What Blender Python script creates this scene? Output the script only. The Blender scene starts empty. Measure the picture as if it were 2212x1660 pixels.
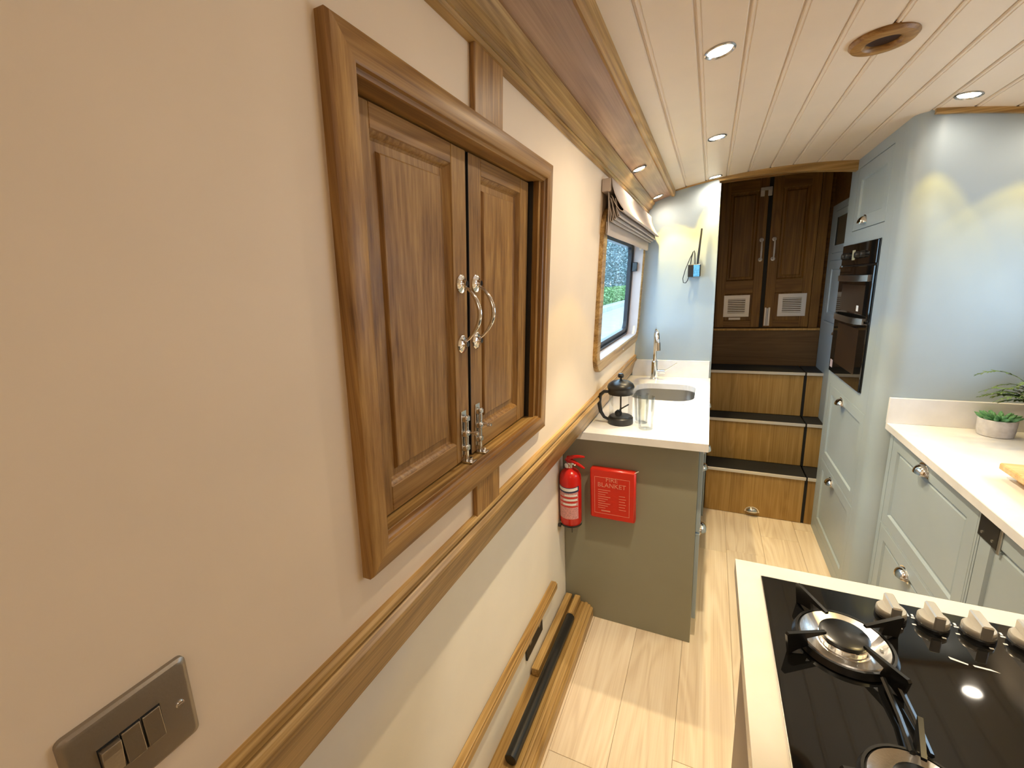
import bpy, bmesh, math, random
from mathutils import Vector, Matrix
random.seed(7)
S = bpy.context.scene
COL = S.collection
PI = math.pi
# ---------------------------------------------------------------- camera, world, sun, area lights, exposure
CAM = Vector((0, 0, 1.48))
def make_camera():
    yaw, pitch, roll, f = 0.438339, 0.222848, -0.0490306, 923.097
    cy, sy, cp, sp, cr, sr = math.cos(yaw), math.sin(yaw), math.cos(pitch), math.sin(pitch), math.cos(roll), math.sin(roll)
    fw = Vector((-sy*cp, cy*cp, -sp)); r = Vector((cy, sy, 0)); u = r.cross(fw)
    r2 = cr*r + sr*u; u2 = -sr*r + cr*u
    cd = bpy.data.cameras.new('camera'); cd.sensor_width = 36; cd.lens = f/2212*36; cd.clip_start = .01
    co = bpy.data.objects.new('camera', cd); COL.objects.link(co)
    M = Matrix((r2, u2, -fw)).transposed().to_4x4(); M.translation = CAM
    co.matrix_world = M; S.camera = co
make_camera()
w = bpy.data.worlds.new('world'); S.world = w; w.use_nodes = True
bg = w.node_tree.nodes['Background']
bg.inputs[0].default_value = (.52, .76, 1.0, 1); bg.inputs[1].default_value = 5.8        # even overcast sky
S.view_settings.view_transform = 'Standard'; S.view_settings.look = 'None'
S.view_settings.gamma = 1; S.view_settings.use_curve_mapping = False
S.view_settings.exposure = 0.66
def area(name, loc, direction, sx, sy, power, col, spread=PI):
    l = bpy.data.lights.new(name, 'AREA'); l.shape = 'RECTANGLE'; l.size = sx; l.size_y = sy
    l.energy = power; l.color = col; l.spread = spread
    o = bpy.data.objects.new(name, l); COL.objects.link(o); o.location = loc
    o.rotation_euler = Vector(direction).to_track_quat('-Z', 'Z').to_euler(); return o
# daylight comes from the sky through the two galley windows (portals only guide the sampling); an unseen warm area light is added as fill behind the camera
ps_ = area('sky_portal_starboard', (1.13, 1.56, 1.39), (-1, 0, 0), .62, .40, 1, (1, 1, 1)); ps_.data.cycles.is_portal = True
area('saloon_fill', (.30, -.75, 1.93), (-.1, .55, -1), .9, .9, 2.6, (1.0, .92, .78))
pt_ = area('sky_portal', (-.475, 2.15, 1.44), (1, 0, 0), .95, .5, 1, (1, 1, 1)); pt_.data.cycles.is_portal = True

# ---------------------------------------------------------------- materials
def mat(name, col, rough=.5, metal=0, spec=.5, bump=0, bscale=200, coat=0, var=0, vscale=8):
    m = bpy.data.materials.new(name); m.use_nodes = True
    nt = m.node_tree; b = nt.nodes['Principled BSDF']
    b.inputs['Base Color'].default_value = (*col, 1); b.inputs['Roughness'].default_value = rough
    b.inputs['Metallic'].default_value = metal; b.inputs['Specular IOR Level'].default_value = spec
    b.inputs['Coat Weight'].default_value = coat
    tc = nt.nodes.new('ShaderNodeTexCoord')
    n = nt.nodes.new('ShaderNodeTexNoise'); n.inputs['Scale'].default_value = vscale; n.inputs['Detail'].default_value = 4
    nt.links.new(tc.outputs['Object'], n.inputs['Vector'])
    r = nt.nodes.new('ShaderNodeValToRGB')
    a = 1 - max(var, .02); c = 1 + max(var, .02)
    r.color_ramp.elements[0].position = .3; r.color_ramp.elements[1].position = .7
    r.color_ramp.elements[0].color = (*[min(1, x*a) for x in col], 1); r.color_ramp.elements[1].color = (*[min(1, x*c) for x in col], 1)
    nt.links.new(n.outputs[0], r.inputs[0]); nt.links.new(r.outputs[0], b.inputs['Base Color'])
    if bump:
        n2 = nt.nodes.new('ShaderNodeTexNoise'); n2.inputs['Scale'].default_value = bscale
        nt.links.new(tc.outputs['Object'], n2.inputs['Vector'])
        bp = nt.nodes.new('ShaderNodeBump'); bp.inputs['Strength'].default_value = bump; bp.inputs['Distance'].default_value = .001
        nt.links.new(n2.outputs[0], bp.inputs['Height']); nt.links.new(bp.outputs[0], b.inputs['Normal'])
    return m
def wood(name, dark, mid, light, axis='Y', rough=.38, scale=1.0, contrast=1.0, coat=.0, figure=.5, bump=.25):
    m = bpy.data.materials.new(name); m.use_nodes = True
    nt = m.node_tree; N = nt.nodes; L = nt.links; b = N['Principled BSDF']
    tc = N.new('ShaderNodeTexCoord'); oi = N.new('ShaderNodeObjectInfo')
    add = N.new('ShaderNodeVectorMath'); add.operation = 'MULTIPLY_ADD'
    cb = N.new('ShaderNodeCombineXYZ')
    for i in range(3): L.new(oi.outputs['Random'], cb.inputs[i])
    add.inputs[1].default_value = (17, 23, 31)
    L.new(cb.outputs[0], add.inputs[0]); L.new(tc.outputs['Object'], add.inputs[2])
    def mapped(sa, sc):
        mp = N.new('ShaderNodeMapping')
        mp.inputs['Scale'].default_value = tuple(sa if 'XYZ'[i] == axis else sc for i in range(3))
        L.new(add.outputs[0], mp.inputs['Vector']); return mp
    m1 = mapped(.9*scale, 9*scale); n1 = N.new('ShaderNodeTexNoise'); n1.inputs['Scale'].default_value = 1.0
    n1.inputs['Detail'].default_value = 2; n1.inputs['Distortion'].default_value = .6; L.new(m1.outputs[0], n1.inputs['Vector'])
    # rings: fract-like contour lines of the low noise give cathedral figure
    mul = N.new('ShaderNodeMath'); mul.operation = 'MULTIPLY'; mul.inputs[1].default_value = 60; L.new(n1.outputs[0], mul.inputs[0])
    sn = N.new('ShaderNodeMath'); sn.operation = 'SINE'; L.new(mul.outputs[0], sn.inputs[0])
    m2 = mapped(1.6*scale, 190*scale); n2 = N.new('ShaderNodeTexNoise'); n2.inputs['Scale'].default_value = 1.0
    n2.inputs['Detail'].default_value = 5; n2.inputs['Roughness'].default_value = .65; L.new(m2.outputs[0], n2.inputs['Vector'])
    m3 = mapped(1.2*scale, 30*scale); n3 = N.new('ShaderNodeTexNoise'); n3.inputs['Scale'].default_value = 1.0
    n3.inputs['Detail'].default_value = 3; L.new(m3.outputs[0], n3.inputs['Vector'])
    a1 = N.new('ShaderNodeMath'); a1.operation = 'MULTIPLY_ADD'; a1.inputs[1].default_value = .11*figure; L.new(sn.outputs[0], a1.inputs[0])
    a2 = N.new('ShaderNodeMath'); a2.operation = 'MULTIPLY_ADD'; a2.inputs[1].default_value = .36; a2.inputs[2].default_value = .32
    L.new(n3.outputs[0], a2.inputs[0]); L.new(a2.outputs[0], a1.inputs[2])
    a3 = N.new('ShaderNodeMath'); a3.operation = 'MULTIPLY_ADD'; a3.inputs[1].default_value = .62; L.new(n2.outputs[0], a3.inputs[0])
    sb = N.new('ShaderNodeMath'); sb.operation = 'SUBTRACT'; sb.inputs[1].default_value = .31; L.new(a1.outputs[0], sb.inputs[0]); L.new(sb.outputs[0], a3.inputs[2])
    rp = N.new('ShaderNodeValToRGB'); e = rp.color_ramp.elements
    h = .2/contrast
    e[0].position = .5-h; e[0].color = (*dark, 1); e[1].position = .5+h; e[1].color = (*light, 1)
    k = e.new(.5); k.color = (*mid, 1)
    L.new(a3.outputs[0], rp.inputs[0])
    # slight overall tone change between pieces
    hv = N.new('ShaderNodeHueSaturation'); vr = N.new('ShaderNodeMapRange'); vr.inputs['To Min'].default_value = .9; vr.inputs['To Max'].default_value = 1.1
    L.new(oi.outputs['Random'], vr.inputs['Value']); L.new(vr.outputs[0], hv.inputs['Value']); L.new(rp.outputs[0], hv.inputs['Color'])
    L.new(hv.outputs[0], b.inputs['Base Color'])
    b.inputs['Specular IOR Level'].default_value = .35; b.inputs['Roughness'].default_value = rough; b.inputs['Coat Weight'].default_value = coat; b.inputs['Coat Roughness'].default_value = .25
    bp = N.new('ShaderNodeBump'); bp.inputs['Strength'].default_value = bump; bp.inputs['Distance'].default_value = .0006
    L.new(n2.outputs[0], bp.inputs['Height']); L.new(bp.outputs[0], b.inputs['Normal'])
    return m
def emis(name, col, st):
    m = bpy.data.materials.new(name); m.use_nodes = True; nt = m.node_tree; nt.nodes.clear()
    e = nt.nodes.new('ShaderNodeEmission'); e.inputs[0].default_value = (*col, 1); e.inputs[1].default_value = st
    o = nt.nodes.new('ShaderNodeOutputMaterial'); nt.links.new(e.outputs[0], o.inputs[0]); return m
def thinglass(name, tint=(1, 1, 1), refl=1.0):
    m = bpy.data.materials.new(name); m.use_nodes = True; nt = m.node_tree; nt.nodes.clear()
    t = nt.nodes.new('ShaderNodeBsdfTransparent'); t.inputs[0].default_value = (*tint, 1)
    g = nt.nodes.new('ShaderNodeBsdfGlossy'); g.inputs['Roughness'].default_value = .02
    lw = nt.nodes.new('ShaderNodeLayerWeight'); lw.inputs[0].default_value = .35
    mu = nt.nodes.new('ShaderNodeMath'); mu.operation = 'MULTIPLY'; mu.inputs[1].default_value = refl; nt.links.new(lw.outputs['Fresnel'], mu.inputs[0])
    mx = nt.nodes.new('ShaderNodeMixShader'); nt.links.new(mu.outputs[0], mx.inputs[0]); nt.links.new(t.outputs[0], mx.inputs[1]); nt.links.new(g.outputs[0], mx.inputs[2])
    o = nt.nodes.new('ShaderNodeOutputMaterial'); nt.links.new(mx.outputs[0], o.inputs[0]); return m
def brushed(name, col, rough=.28):
    m = mat(name, col, rough, 1.0, bump=.15, bscale=350); return m
OD = ((.15, .065, .015), (.31, .158, .045), (.46, .265, .085))       # hatch oak
OR = ((.20, .105, .030), (.40, .24, .08), (.58, .38, .155))         # rail oak
OP = ((.22, .11, .055), (.345, .19, .10), (.45, .27, .155))         # veneer on the pelmet
OS = ((.24, .13, .035), (.38, .225, .07), (.50, .32, .12))        # steps
OB = ((.085, .034, .006), (.16, .075, .014), (.23, .118, .026))      # stern doors
OF = ((.66, .525, .39), (.79, .665, .52), (.87, .765, .63))          # floor
M = {}
for ax in 'XYZ':
    M['hatch'+ax] = wood('oiled_oak_'+ax, *OD, axis=ax, rough=.40)
    M['rail'+ax] = wood('golden_oak_'+ax, *OR, axis=ax, rough=.34, contrast=1.25)
M['pelmet'] = wood('oak_veneer', *OP, axis='Y', rough=.33, coat=.15)
M['stepZ'] = wood('step_oak', *OS, axis='Z', rough=.45, figure=.3)
M['sternZ'] = wood('stern_oak_upright', *OB, axis='Z', rough=.45)
M['sternX'] = wood('stern_oak_cross', *OB, axis='X', rough=.45)
M['floor'] = wood('limed_oak_floor', *OF, axis='Y', rough=.42, contrast=.9, figure=.8, scale=.8)
M['boardoak'] = wood('beech_board', (.55, .33, .14), (.68, .44, .21), (.78, .54, .29), axis='X', rough=.5)
M['wall'] = mat('cream_wall', (.82, .675, .505), .55, bump=.03, bscale=500, var=.015)
M['lower'] = mat('pale_lower_lining', (.84, .78, .66), .5)
M['ceil'] = mat('painted_board', (.76, .63, .49), .4)
M['paint'] = mat('duck_egg_paint', (.355, .425, .475), .42)
M['paintend'] = mat('duck_egg_dim', (.27, .265, .205), .38)  # same duck-egg paint, darkened and warmed for the end panel's dimmer light
M['quartz'] = mat('white_quartz', (.77, .77, .80), .18, var=.05, vscale=14)
M['creamquartz'] = mat('warm_quartz', (.78, .73, .65), .22, var=.05, vscale=14)
M['chrome'] = mat('chrome', (.82, .82, .82), .09, 1)
M['steel'] = brushed('brushed_steel', (.55, .54, .52))
M['pewter'] = brushed('pewter_plate', (.37, .335, .29), .42)
M['pewter2'] = brushed('pewter_rocker', (.40, .365, .31), .36)
M['black'] = mat('black_plastic', (.012, .012, .012), .35)
M['matte'] = mat('black_tread', (.014, .013, .013), .85, bump=.4, bscale=300)
M['gloss'] = mat('black_glass', (.006, .006, .006), .04, spec=.55)
M['enamel'] = mat('black_enamel', (.01, .01, .01), .25)
M['red'] = mat('red_enamel', (.55, .012, .008), .22)
M['redplastic'] = mat('red_plastic', (.62, .025, .012), .3)
M['pinkprint'] = mat('pale_print', (.75, .28, .2), .5)
M['white'] = mat('white_plastic', (.8, .8, .8), .4)
M['labelgrey'] = mat('label_grey', (.60, .28, .28), .5, var=.3, vscale=220)
M['navy'] = mat('navy_print', (.02, .025, .09), .4)
M['blue'] = mat('blue_label', (.09, .36, .75), .4, var=.3, vscale=120)
M['cream'] = mat('blind_cloth', (.50, .42, .36), .85, bump=.3, bscale=900)
M['knob'] = mat('satin_knob', (.56, .53, .47), .3, .6)
M['pot'] = mat('concrete_pot', (.62, .60, .62), .7, var=.12, vscale=60)
M['leaf'] = mat('fern_leaf', (.10, .16, .035), .55, var=.35, vscale=30)
M['succ'] = mat('succulent_leaf', (.10, .28, .13), .5, var=.3, vscale=60)
M['soil'] = mat('soil', (.03, .02, .015), .9)
M['dark'] = mat('dark_void', (.01, .009, .008), .8)
M['tread'] = M['matte']
M['stern_chrome'] = mat('pale_chrome', (.72, .69, .66), .28, .45)  # chrome made paler and less metallic to stand in for bright reflections
M['rim'] = mat('lamp_rim', (.42, .41, .40), .22, 1)
M['alu'] = mat('aluminium_nosing', (.62, .59, .55), .35, .2)
M['glass'] = thinglass('window_glass', (.93, .96, .97), .12)
M['tumbler'] = thinglass('drinking_glass', (.97, .985, .99), .45)
M['lamp'] = emis('lamp_lens', (1.0, .90, .74), 22)
M['rubber'] = mat('window_gasket', (.015, .017, .022), .4)
M['hull'] = mat('liner_board', (.56, .46, .42), .4)
M['quay'] = mat('quay_concrete', (.24, .235, .23), .8, var=.15, vscale=6)
M['grass'] = mat('bank_grass', (.15, .26, .09), .8, var=.4, vscale=14)
M['tree'] = mat('tree_leaf', (.15, .195, .20), .8, var=.6, vscale=9)
M['ovenint'] = mat('oven_interior', (.03, .018, .012), .3)

# ---------------------------------------------------------------- helpers
class MB:
    """collects shapes for ONE mesh; f maps local (u,v,d) or xyz to world"""
    def __init__(s, f=None): s.bm = bmesh.new(); s.f = f or (lambda p: Vector(p))
    def v(s, p): return s.bm.verts.new(s.f(p))
    def face(s, vs):
        try: return s.bm.faces.new(vs)
        except ValueError: return None
    def box(s, a, b, c=0.0):
        x0, y0, z0 = a; x1, y1, z1 = b
        if x0 > x1: x0, x1 = x1, x0
        if y0 > y1: y0, y1 = y1, y0
        if z0 > z1: z0, z1 = z1, z0
        if c <= 0:
            q = [s.v((x, y, z)) for z in (z0, z1) for x, y in ((x0, y0), (x1, y0), (x1, y1), (x0, y1))]
            for i in ((3, 2, 1, 0), (4, 5, 6, 7), (0, 1, 5, 4), (1, 2, 6, 5), (2, 3, 7, 6), (3, 0, 4, 7)): s.face([q[k] for k in i])
            return s
        c = min(c, (x1-x0)/2.01, (y1-y0)/2.01, (z1-z0)/2.01)
        V = {}
        for i, x in enumerate((x0, x1)):
            for j, y in enumerate((y0, y1)):
                for k, z in enumerate((z0, z1)):
                    sx, sy, sz = (1, -1)[i], (1, -1)[j], (1, -1)[k]
                    V[i, j, k, 0] = s.v((x, y+sy*c, z+sz*c)); V[i, j, k, 1] = s.v((x+sx*c, y, z+sz*c)); V[i, j, k, 2] = s.v((x+sx*c, y+sy*c, z))
                    s.face([V[i, j, k, t] for t in (0, 1, 2)])
        for a_ in range(3):
            o1, o2 = [t for t in range(3) if t != a_]
            for e in (0, 1):
                def key(p, q):
                    ix = [0, 0, 0]; ix[a_] = e; ix[o1] = p; ix[o2] = q; return (*ix, a_)
                s.face([V[key(0, 0)], V[key(1, 0)], V[key(1, 1)], V[key(0, 1)]])
            for p in (0, 1):
                for q in (0, 1):
                    def k2(e, t):
                        ix = [0, 0, 0]; ix[a_] = e; ix[o1] = p; ix[o2] = q; return (*ix, t)
                    s.face([V[k2(0, o1)], V[k2(1, o1)], V[k2(1, o2)], V[k2(0, o2)]])
        return s
    def prism(s, pts, a0, a1, axis='Y'):
        def P(p, a):
            if axis == 'Y': return (p[0], a, p[1])
            if axis == 'X': return (a, p[0], p[1])
            return (p[0], p[1], a)
        A = [s.v(P(p, a0)) for p in pts]; B = [s.v(P(p, a1)) for p in pts]; n = len(pts)
        for i in range(n): s.face([A[i], A[(i+1) % n], B[(i+1) % n], B[i]])
        s.face(A[::-1]); s.face(B); return s
    def rings(s, loops, cap0=False, cap1=True, closed=True):
        R_ = [[s.v(p) for p in lp] for lp in loops]; n = len(loops[0])
        for a, b in zip(R_, R_[1:]):
            for i in range(n if closed else n-1): s.face([a[i], a[(i+1) % n], b[(i+1) % n], b[i]])
        if cap0: s.face(R_[0][::-1])
        if cap1: s.face(R_[-1])
        return s
    def lathe(s, prof, c=(0, 0, 0), ax=(0, 0, 1), n=24, cap0=True, cap1=True):
        ax = Vector(ax).normalized(); t = ax.orthogonal().normalized(); b = ax.cross(t); c = Vector(c)
        loops = [[tuple(c+ax*z+(t*math.cos(2*PI*i/n)+b*math.sin(2*PI*i/n))*max(r, 1e-5)) for i in range(n)] for r, z in prof]
        return s.rings(loops, cap0, cap1)
    def tube(s, pts, r, n=10, cap=True):
        pts = [Vector(p) for p in pts]; rr = r if isinstance(r, (list, tuple)) else [r]*len(pts)
        T = [(pts[min(i+1, len(pts)-1)]-pts[max(i-1, 0)]).normalized() for i in range(len(pts))]
        u = T[0].orthogonal().normalized(); loops = []
        for p, t, q in zip(pts, T, rr):
            u = (u-t*u.dot(t)).normalized(); v = t.cross(u)
            loops.append([tuple(p+(u*math.cos(2*PI*k/n)+v*math.sin(2*PI*k/n))*q) for k in range(n)])
        return s.rings(loops, cap, cap)
    def plate(s, outer, holes, d0, d1):
        """outer/holes: lists of (u,v); slab between d0 (back) and d1 (front)"""
        for d in (d0, d1):
            es = []
            for lp in [outer]+holes:
                vs = [s.v((u, v, d)) for u, v in lp]
                es += [s.bm.edges.new((vs[i], vs[(i+1) % len(vs)])) for i in range(len(vs))]
            bmesh.ops.triangle_fill(s.bm, edges=es, use_beauty=True)
        for lp in [outer]+holes:
            A = [s.v((u, v, d0)) for u, v in lp]; B = [s.v((u, v, d1)) for u, v in lp]; n = len(lp)
            for i in range(n): s.face([A[i], A[(i+1) % n], B[(i+1) % n], B[i]])
        return s
    def build(s, name, m, parent=None, smooth=None, bevel=0, label=None, weld=True):
        if weld: bmesh.ops.remove_doubles(s.bm, verts=s.bm.verts, dist=1e-5)
        bmesh.ops.recalc_face_normals(s.bm, faces=s.bm.faces)
        me = bpy.data.meshes.new(name); s.bm.to_mesh(me); s.bm.free()
        me.materials.append(M[m] if isinstance(m, str) else m)
        if smooth:
            for p in me.polygons: p.use_smooth = True
            me.set_sharp_from_angle(angle=math.radians(smooth))
        o = bpy.data.objects.new(name, me); COL.objects.link(o)
        if bevel:
            bv = o.modifiers.new('bevel', 'BEVEL'); bv.width = bevel; bv.segments = 2; bv.limit_method = 'ANGLE'; bv.angle_limit = math.radians(40)
        if parent: put(o, parent)
        if label: o['label'] = label
        return o
def root_of(p):
    v = Vector()
    while p: v += p.location; p = p.parent
    return v
def put(o, parent):
    o.parent = parent; o.matrix_parent_inverse = Matrix.Translation(-root_of(parent)) if parent.type == 'EMPTY' or parent.location.length else Matrix()
def tag(o, label=None, cat=None, group=None, kind=None):
    if label: o['label'] = label
    if cat: o['category'] = cat
    if group: o['group'] = group
    if kind: o['kind'] = kind
    return o
def thing(name, loc, label, cat, group=None, kind=None):
    o = bpy.data.objects.new(name, None); COL.objects.link(o); o.location = loc; o.empty_display_size = .05
    return tag(o, label, cat, group, kind)
def struct(o, label=None): o['kind'] = 'structure'; return o
def kids(o): return [c for c in bpy.data.objects if c.parent == o]
def dup(root, delta, parent=None):
    c = root.copy(); COL.objects.link(c)
    if parent is None: c.location = root.location + Vector(delta)
    else: c.parent = parent
    for ch in kids(root): dup(ch, delta, c)
    return c
def rrect(u0, u1, v0, v1, r, n=6):
    out = []
    for cx, cy, a0 in ((u1-r, v1-r, 0), (u0+r, v1-r, PI/2), (u0+r, v0+r, PI), (u1-r, v0+r, 1.5*PI)):
        for i in range(n+1):
            a = a0+PI/2*i/n; out.append((cx+r*math.cos(a), cy+r*math.sin(a)))
    return out
def rect(u0, u1, v0, v1): return [(u0, v0), (u1, v0), (u1, v1), (u0, v1)]
# surface frames: (u,v,d) -> world ; d is outwards
TL = .065
def WL(p): u, v, d = p; return Vector((-.39+TL*(v-1.48)+d, u, v))          # upper left cabin side, leaning inwards
def FX(x): return lambda p: Vector((x-p[2], p[0], p[1]))                    # faces looking to -x
def FY(y): return lambda p: Vector((p[0], y-p[2], p[1]))                    # faces looking to -y
def FZ(z): return lambda p: Vector((p[0], p[1], z+p[2]))                    # faces looking up
def ring_panel(mb, u0, u1, v0, v1, rings, r=0):
    loops = []
    for ins, d in rings:
        if r: lp = rrect(u0+ins, u1-ins, v0+ins, v1-ins, max(r-ins, .002))
        else: lp = rect(u0+ins, u1-ins, v0+ins, v1-ins)
        loops.append([(u, v, d) for u, v in lp])
    mb.rings(loops, True, True); return mb
def mitre_frame(f, u0, u1, v0, v1, prof, mats, names, parent, label=None):
    """four mitred lengths; prof (inset, depth) across the width"""
    mh, mv = mats
    def side(a, b, m, nm):
        mb = MB(f); loops = []
        for k in (a, b):
            loops.append([(*k(ins), d) for ins, d in prof])
        mb.rings(loops, True, True); return mb.build(nm, m, parent, smooth=30)
    side(lambda i: (u0+i, v0+i), lambda i: (u1-i, v0+i), mh, names[0])
    side(lambda i: (u0+i, v1-i), lambda i: (u1-i, v1-i), mh, names[0])
    side(lambda i: (u0+i, v0+i), lambda i: (u0+i, v1-i), mv, names[1])
    side(lambda i: (u1-i, v0+i), lambda i: (u1-i, v1-i), mv, names[1])

def cz(x): return 2.012-.19*(x-.29)**2      # ceiling curve

# ================================================================ SHELL
# floor with planks
fl = MB(); fl.box((-.60, -1.3, -.03), (1.25, 3.46, -.004)); fl = struct(fl.build('floor', mat('floor_joint', (.30, .20, .11), .8)))
pw = .185; gap = .0005
for k, x0 in enumerate([-.595+pw*i+(-.04+.595-3*pw) for i in range(0, 10)]):
    cuts = [-1.3]; y = -1.3+[.35, 1.1, 2.33, .0, 1.25, .7, 1.6, .45, .9, 1.2][k]
    while y < 2.84:
        if y > -1.25: cuts.append(y)
        y += 1.22 if k != 5 else 1.6
    cuts.append(2.84)
    for a, b in zip(cuts, cuts[1:]):
        mb = MB(); mb.box((x0+gap, a+gap, -.004), (x0+pw-gap, b-gap, 0), .0008); mb.build('floor_plank', 'floor', fl)
# left cabin side
wl = MB(WL)
wl.plate(rect(-1.3, 2.722, 1.0, 2.02), [rect(.40, 1.02, 1.13, 1.735), rrect(1.67, 2.645, 1.172, 1.70, .05)], -.012, 0)
wl = struct(wl.build('wall_left', 'wall'))
lo = MB(); lo.box((-.56, -1.3, 0), (-.546, 2.722, .93)); lo.box((-.56, -1.3, .92), (-.445, 2.722, .93)); lo.build('lower_lining', 'lower', wl)
# gunwale rail (moulded nosing over a flat face)
g = MB(); g.prism([(-.425, 1.032), (-.412, 1.032), (-.4075, 1.027), (-.407, 1.021), (-.4125, 1.018), (-.413, 1.014), (-.408, 1.011), (-.404, 1.004), (-.405, .997), (-.411, .993), (-.413, .990), (-.4345, .913), (-.4365, .9105), (-.46, .910), (-.46, 1.0)], -1.3, 2.722)
struct(g.build('trim_1', 'railY', smooth=25))
# bead and cornice under the deckhead
g = MB(); g.prism([(-.366, 1.856), (-.352, 1.858), (-.348, 1.863), (-.352, 1.869), (-.336, 1.878), (-.330, 1.884), (-.334, 1.887), (-.320, 1.903), (-.318, 1.908), (-.324, 1.912), (-.366, 1.93)], -1.3, 2.722)
struct(g.build('trim_2', 'railY', smooth=25))
# sloping veneered board carrying the pelmet lamps, and its edge strip
g = MB(); g.prism([(-.322, 1.9125), (-.232, 1.9395), (-.232, 1.95), (-.322, 1.93)], -1.3, 2.722); pelm = struct(g.build('trim_3', 'pelmet'))
g = MB(); g.prism([(-.232, 1.934), (-.2245, 1.930), (-.214, 1.933), (-.211, 1.941), (-.211, 1.99), (-.232, 1.99)], -1.3, 2.722); struct(g.build('trim_4', 'railY', smooth=30))
# ceiling boards
cb = MB(); 
pts = [(-.30+i*.05, cz(-.30+i*.05)+.006) for i in range(30)]
cb.prism(pts+[(p[0], p[1]+.02) for p in reversed(pts)], -1.3, 2.76); ceil = struct(cb.build('ceiling', 'ceil', smooth=30))
bw = .0997
for k in range(-1, 13):
    xa = -.157+bw*k; xb = xa+bw
    def q(x, dz): return (x, cz(x)+dz)
    mb = MB(); g = .0022
    prof = [q(xa+g, .006), q(xa+g, .0025), q(xa+g+.0022, 0), q(xa+.0085, 0), q(xa+.0095, .0018), q(xa+.0115, .0018), q(xa+.0125, 0), q((xa+xb)/2, 0), q(xb-g-.0022, 0), q(xb-g, .0025), q(xb-g, .006)]
    mb.prism(prof, -1.3, 2.755); mb.build('ceiling_board', 'ceil', ceil)
# bulkhead behind the sink
b = MB(); b.prism([(-.56, 0), (.010, 0), (.010, 2.0), (-.365, 2.0), (-.431, 1.0), (-.56, .93)], 2.725, 2.75); struct(b.build('wall_aft', 'paint'))
b = MB(); b.box((.010, 2.722, 0), (.019, 2.755, 1.97), .001); struct(b.build('trim_5', 'paint'))
# dark bead where bulkhead meets boards
def arc_strip(x0, x1, y0, y1, t0, t1, n=10, off=0.0):
    mb = MB(); top = [(x0+(x1-x0)*i/n, cz(x0+(x1-x0)*i/n)+off) for i in range(n+1)]
    bot = [(p[0], p[1]-(t0+(t1-t0)*i/n)) for i, p in enumerate(top)]
    return mb.prism(top+bot[::-1], y0, y1)
struct(arc_strip(-.21, .010, 2.717, 2.726, .007, .007).build('trim_6', 'railX', smooth=30))
struct(arc_strip(.006, .612, 2.722, 2.765, .016, .045).build('trim_7', 'railX', smooth=30))
struct(arc_strip(.645, 1.1, 2.022, 2.036, .016, .016).build('trim_8', 'railX', smooth=30))
# starboard bulkhead with rounded corner
arc = [(.685-.075*math.cos(a), 2.110-.075*math.sin(a)) for a in [PI/2*i/10 for i in range(11)]]
b = MB(); b.prism([(.61, 2.16)]+arc+[(1.22, 2.035), (1.22, 2.06), (.70, 2.06), (.635, 2.13), (.635, 2.16)], 0, 1.995, 'Z')
struct(b.build('wall_right_aft', 'paint', smooth=35))
# starboard cabin side (out of frame) with window opening, forward bulkhead with opening
def WR(p): u, v, d = p; return Vector((1.12-TL*(v-1.0)-d, u, v))
b = MB(WR); b.plate(rect(-1.3, 2.034, .88, 2.0), [rrect(1.26, 1.86, 1.2, 1.58, .06)], -.012, 0); b = struct(b.build('wall_right', 'wall'))
lw_ = MB(); lw_.box((1.20, -1.3, 0), (1.21, 2.04, .9)); lw_.build('lower_lining', 'lower', b)
b = MB(FY(-1.3)); b.plate(rect(-.6, 1.25, 0, 2.03), [], 0, .012); b = struct(b.build('wall_forward', 'wall'))
# ================================================================ SIDE HATCH
hatch = thing('side_hatch', WL((.713, 1.1, 0)), 'oak side hatch with two panelled doors in a moulded casing on the cream wall', 'hatch')
prof = [(0, .0), (0, .013), (.003, .017), (.006, .018), (.033, .018), (.036, .0165), (.037, .012), (.0395, .0105), (.042, .010), (.043, .006), (.0435, 0), (.0435, -.012)]
mitre_frame(WL, .374, 1.050, 1.102, 1.758, prof, ('hatchY', 'hatchZ'), ('casing_rail', 'casing_stile'), hatch)
j = MB(WL); j.box((.399, 1.128, -.058), (.4185, 1.736, .003)); j.build('jamb', 'hatchZ', hatch); j = MB(WL); j.box((.9915, 1.128, -.058), (1.021, 1.736, .003)); j.build('jamb', 'hatchZ', hatch)
j = MB(WL); j.box((.405, 1.128, -.058), (1.0, 1.146, .004), .001); j.build('sill', 'railY', hatch)
j = MB(WL); j.box((.405, 1.715, -.058), (1.0, 1.737, .003)); j.build('head', 'hatchY', hatch)
j = MB(WL); j.box((.40, 1.13, -.062), (1.0, 1.73, -.056)); j.build('back_lining', 'dark', hatch)
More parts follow.
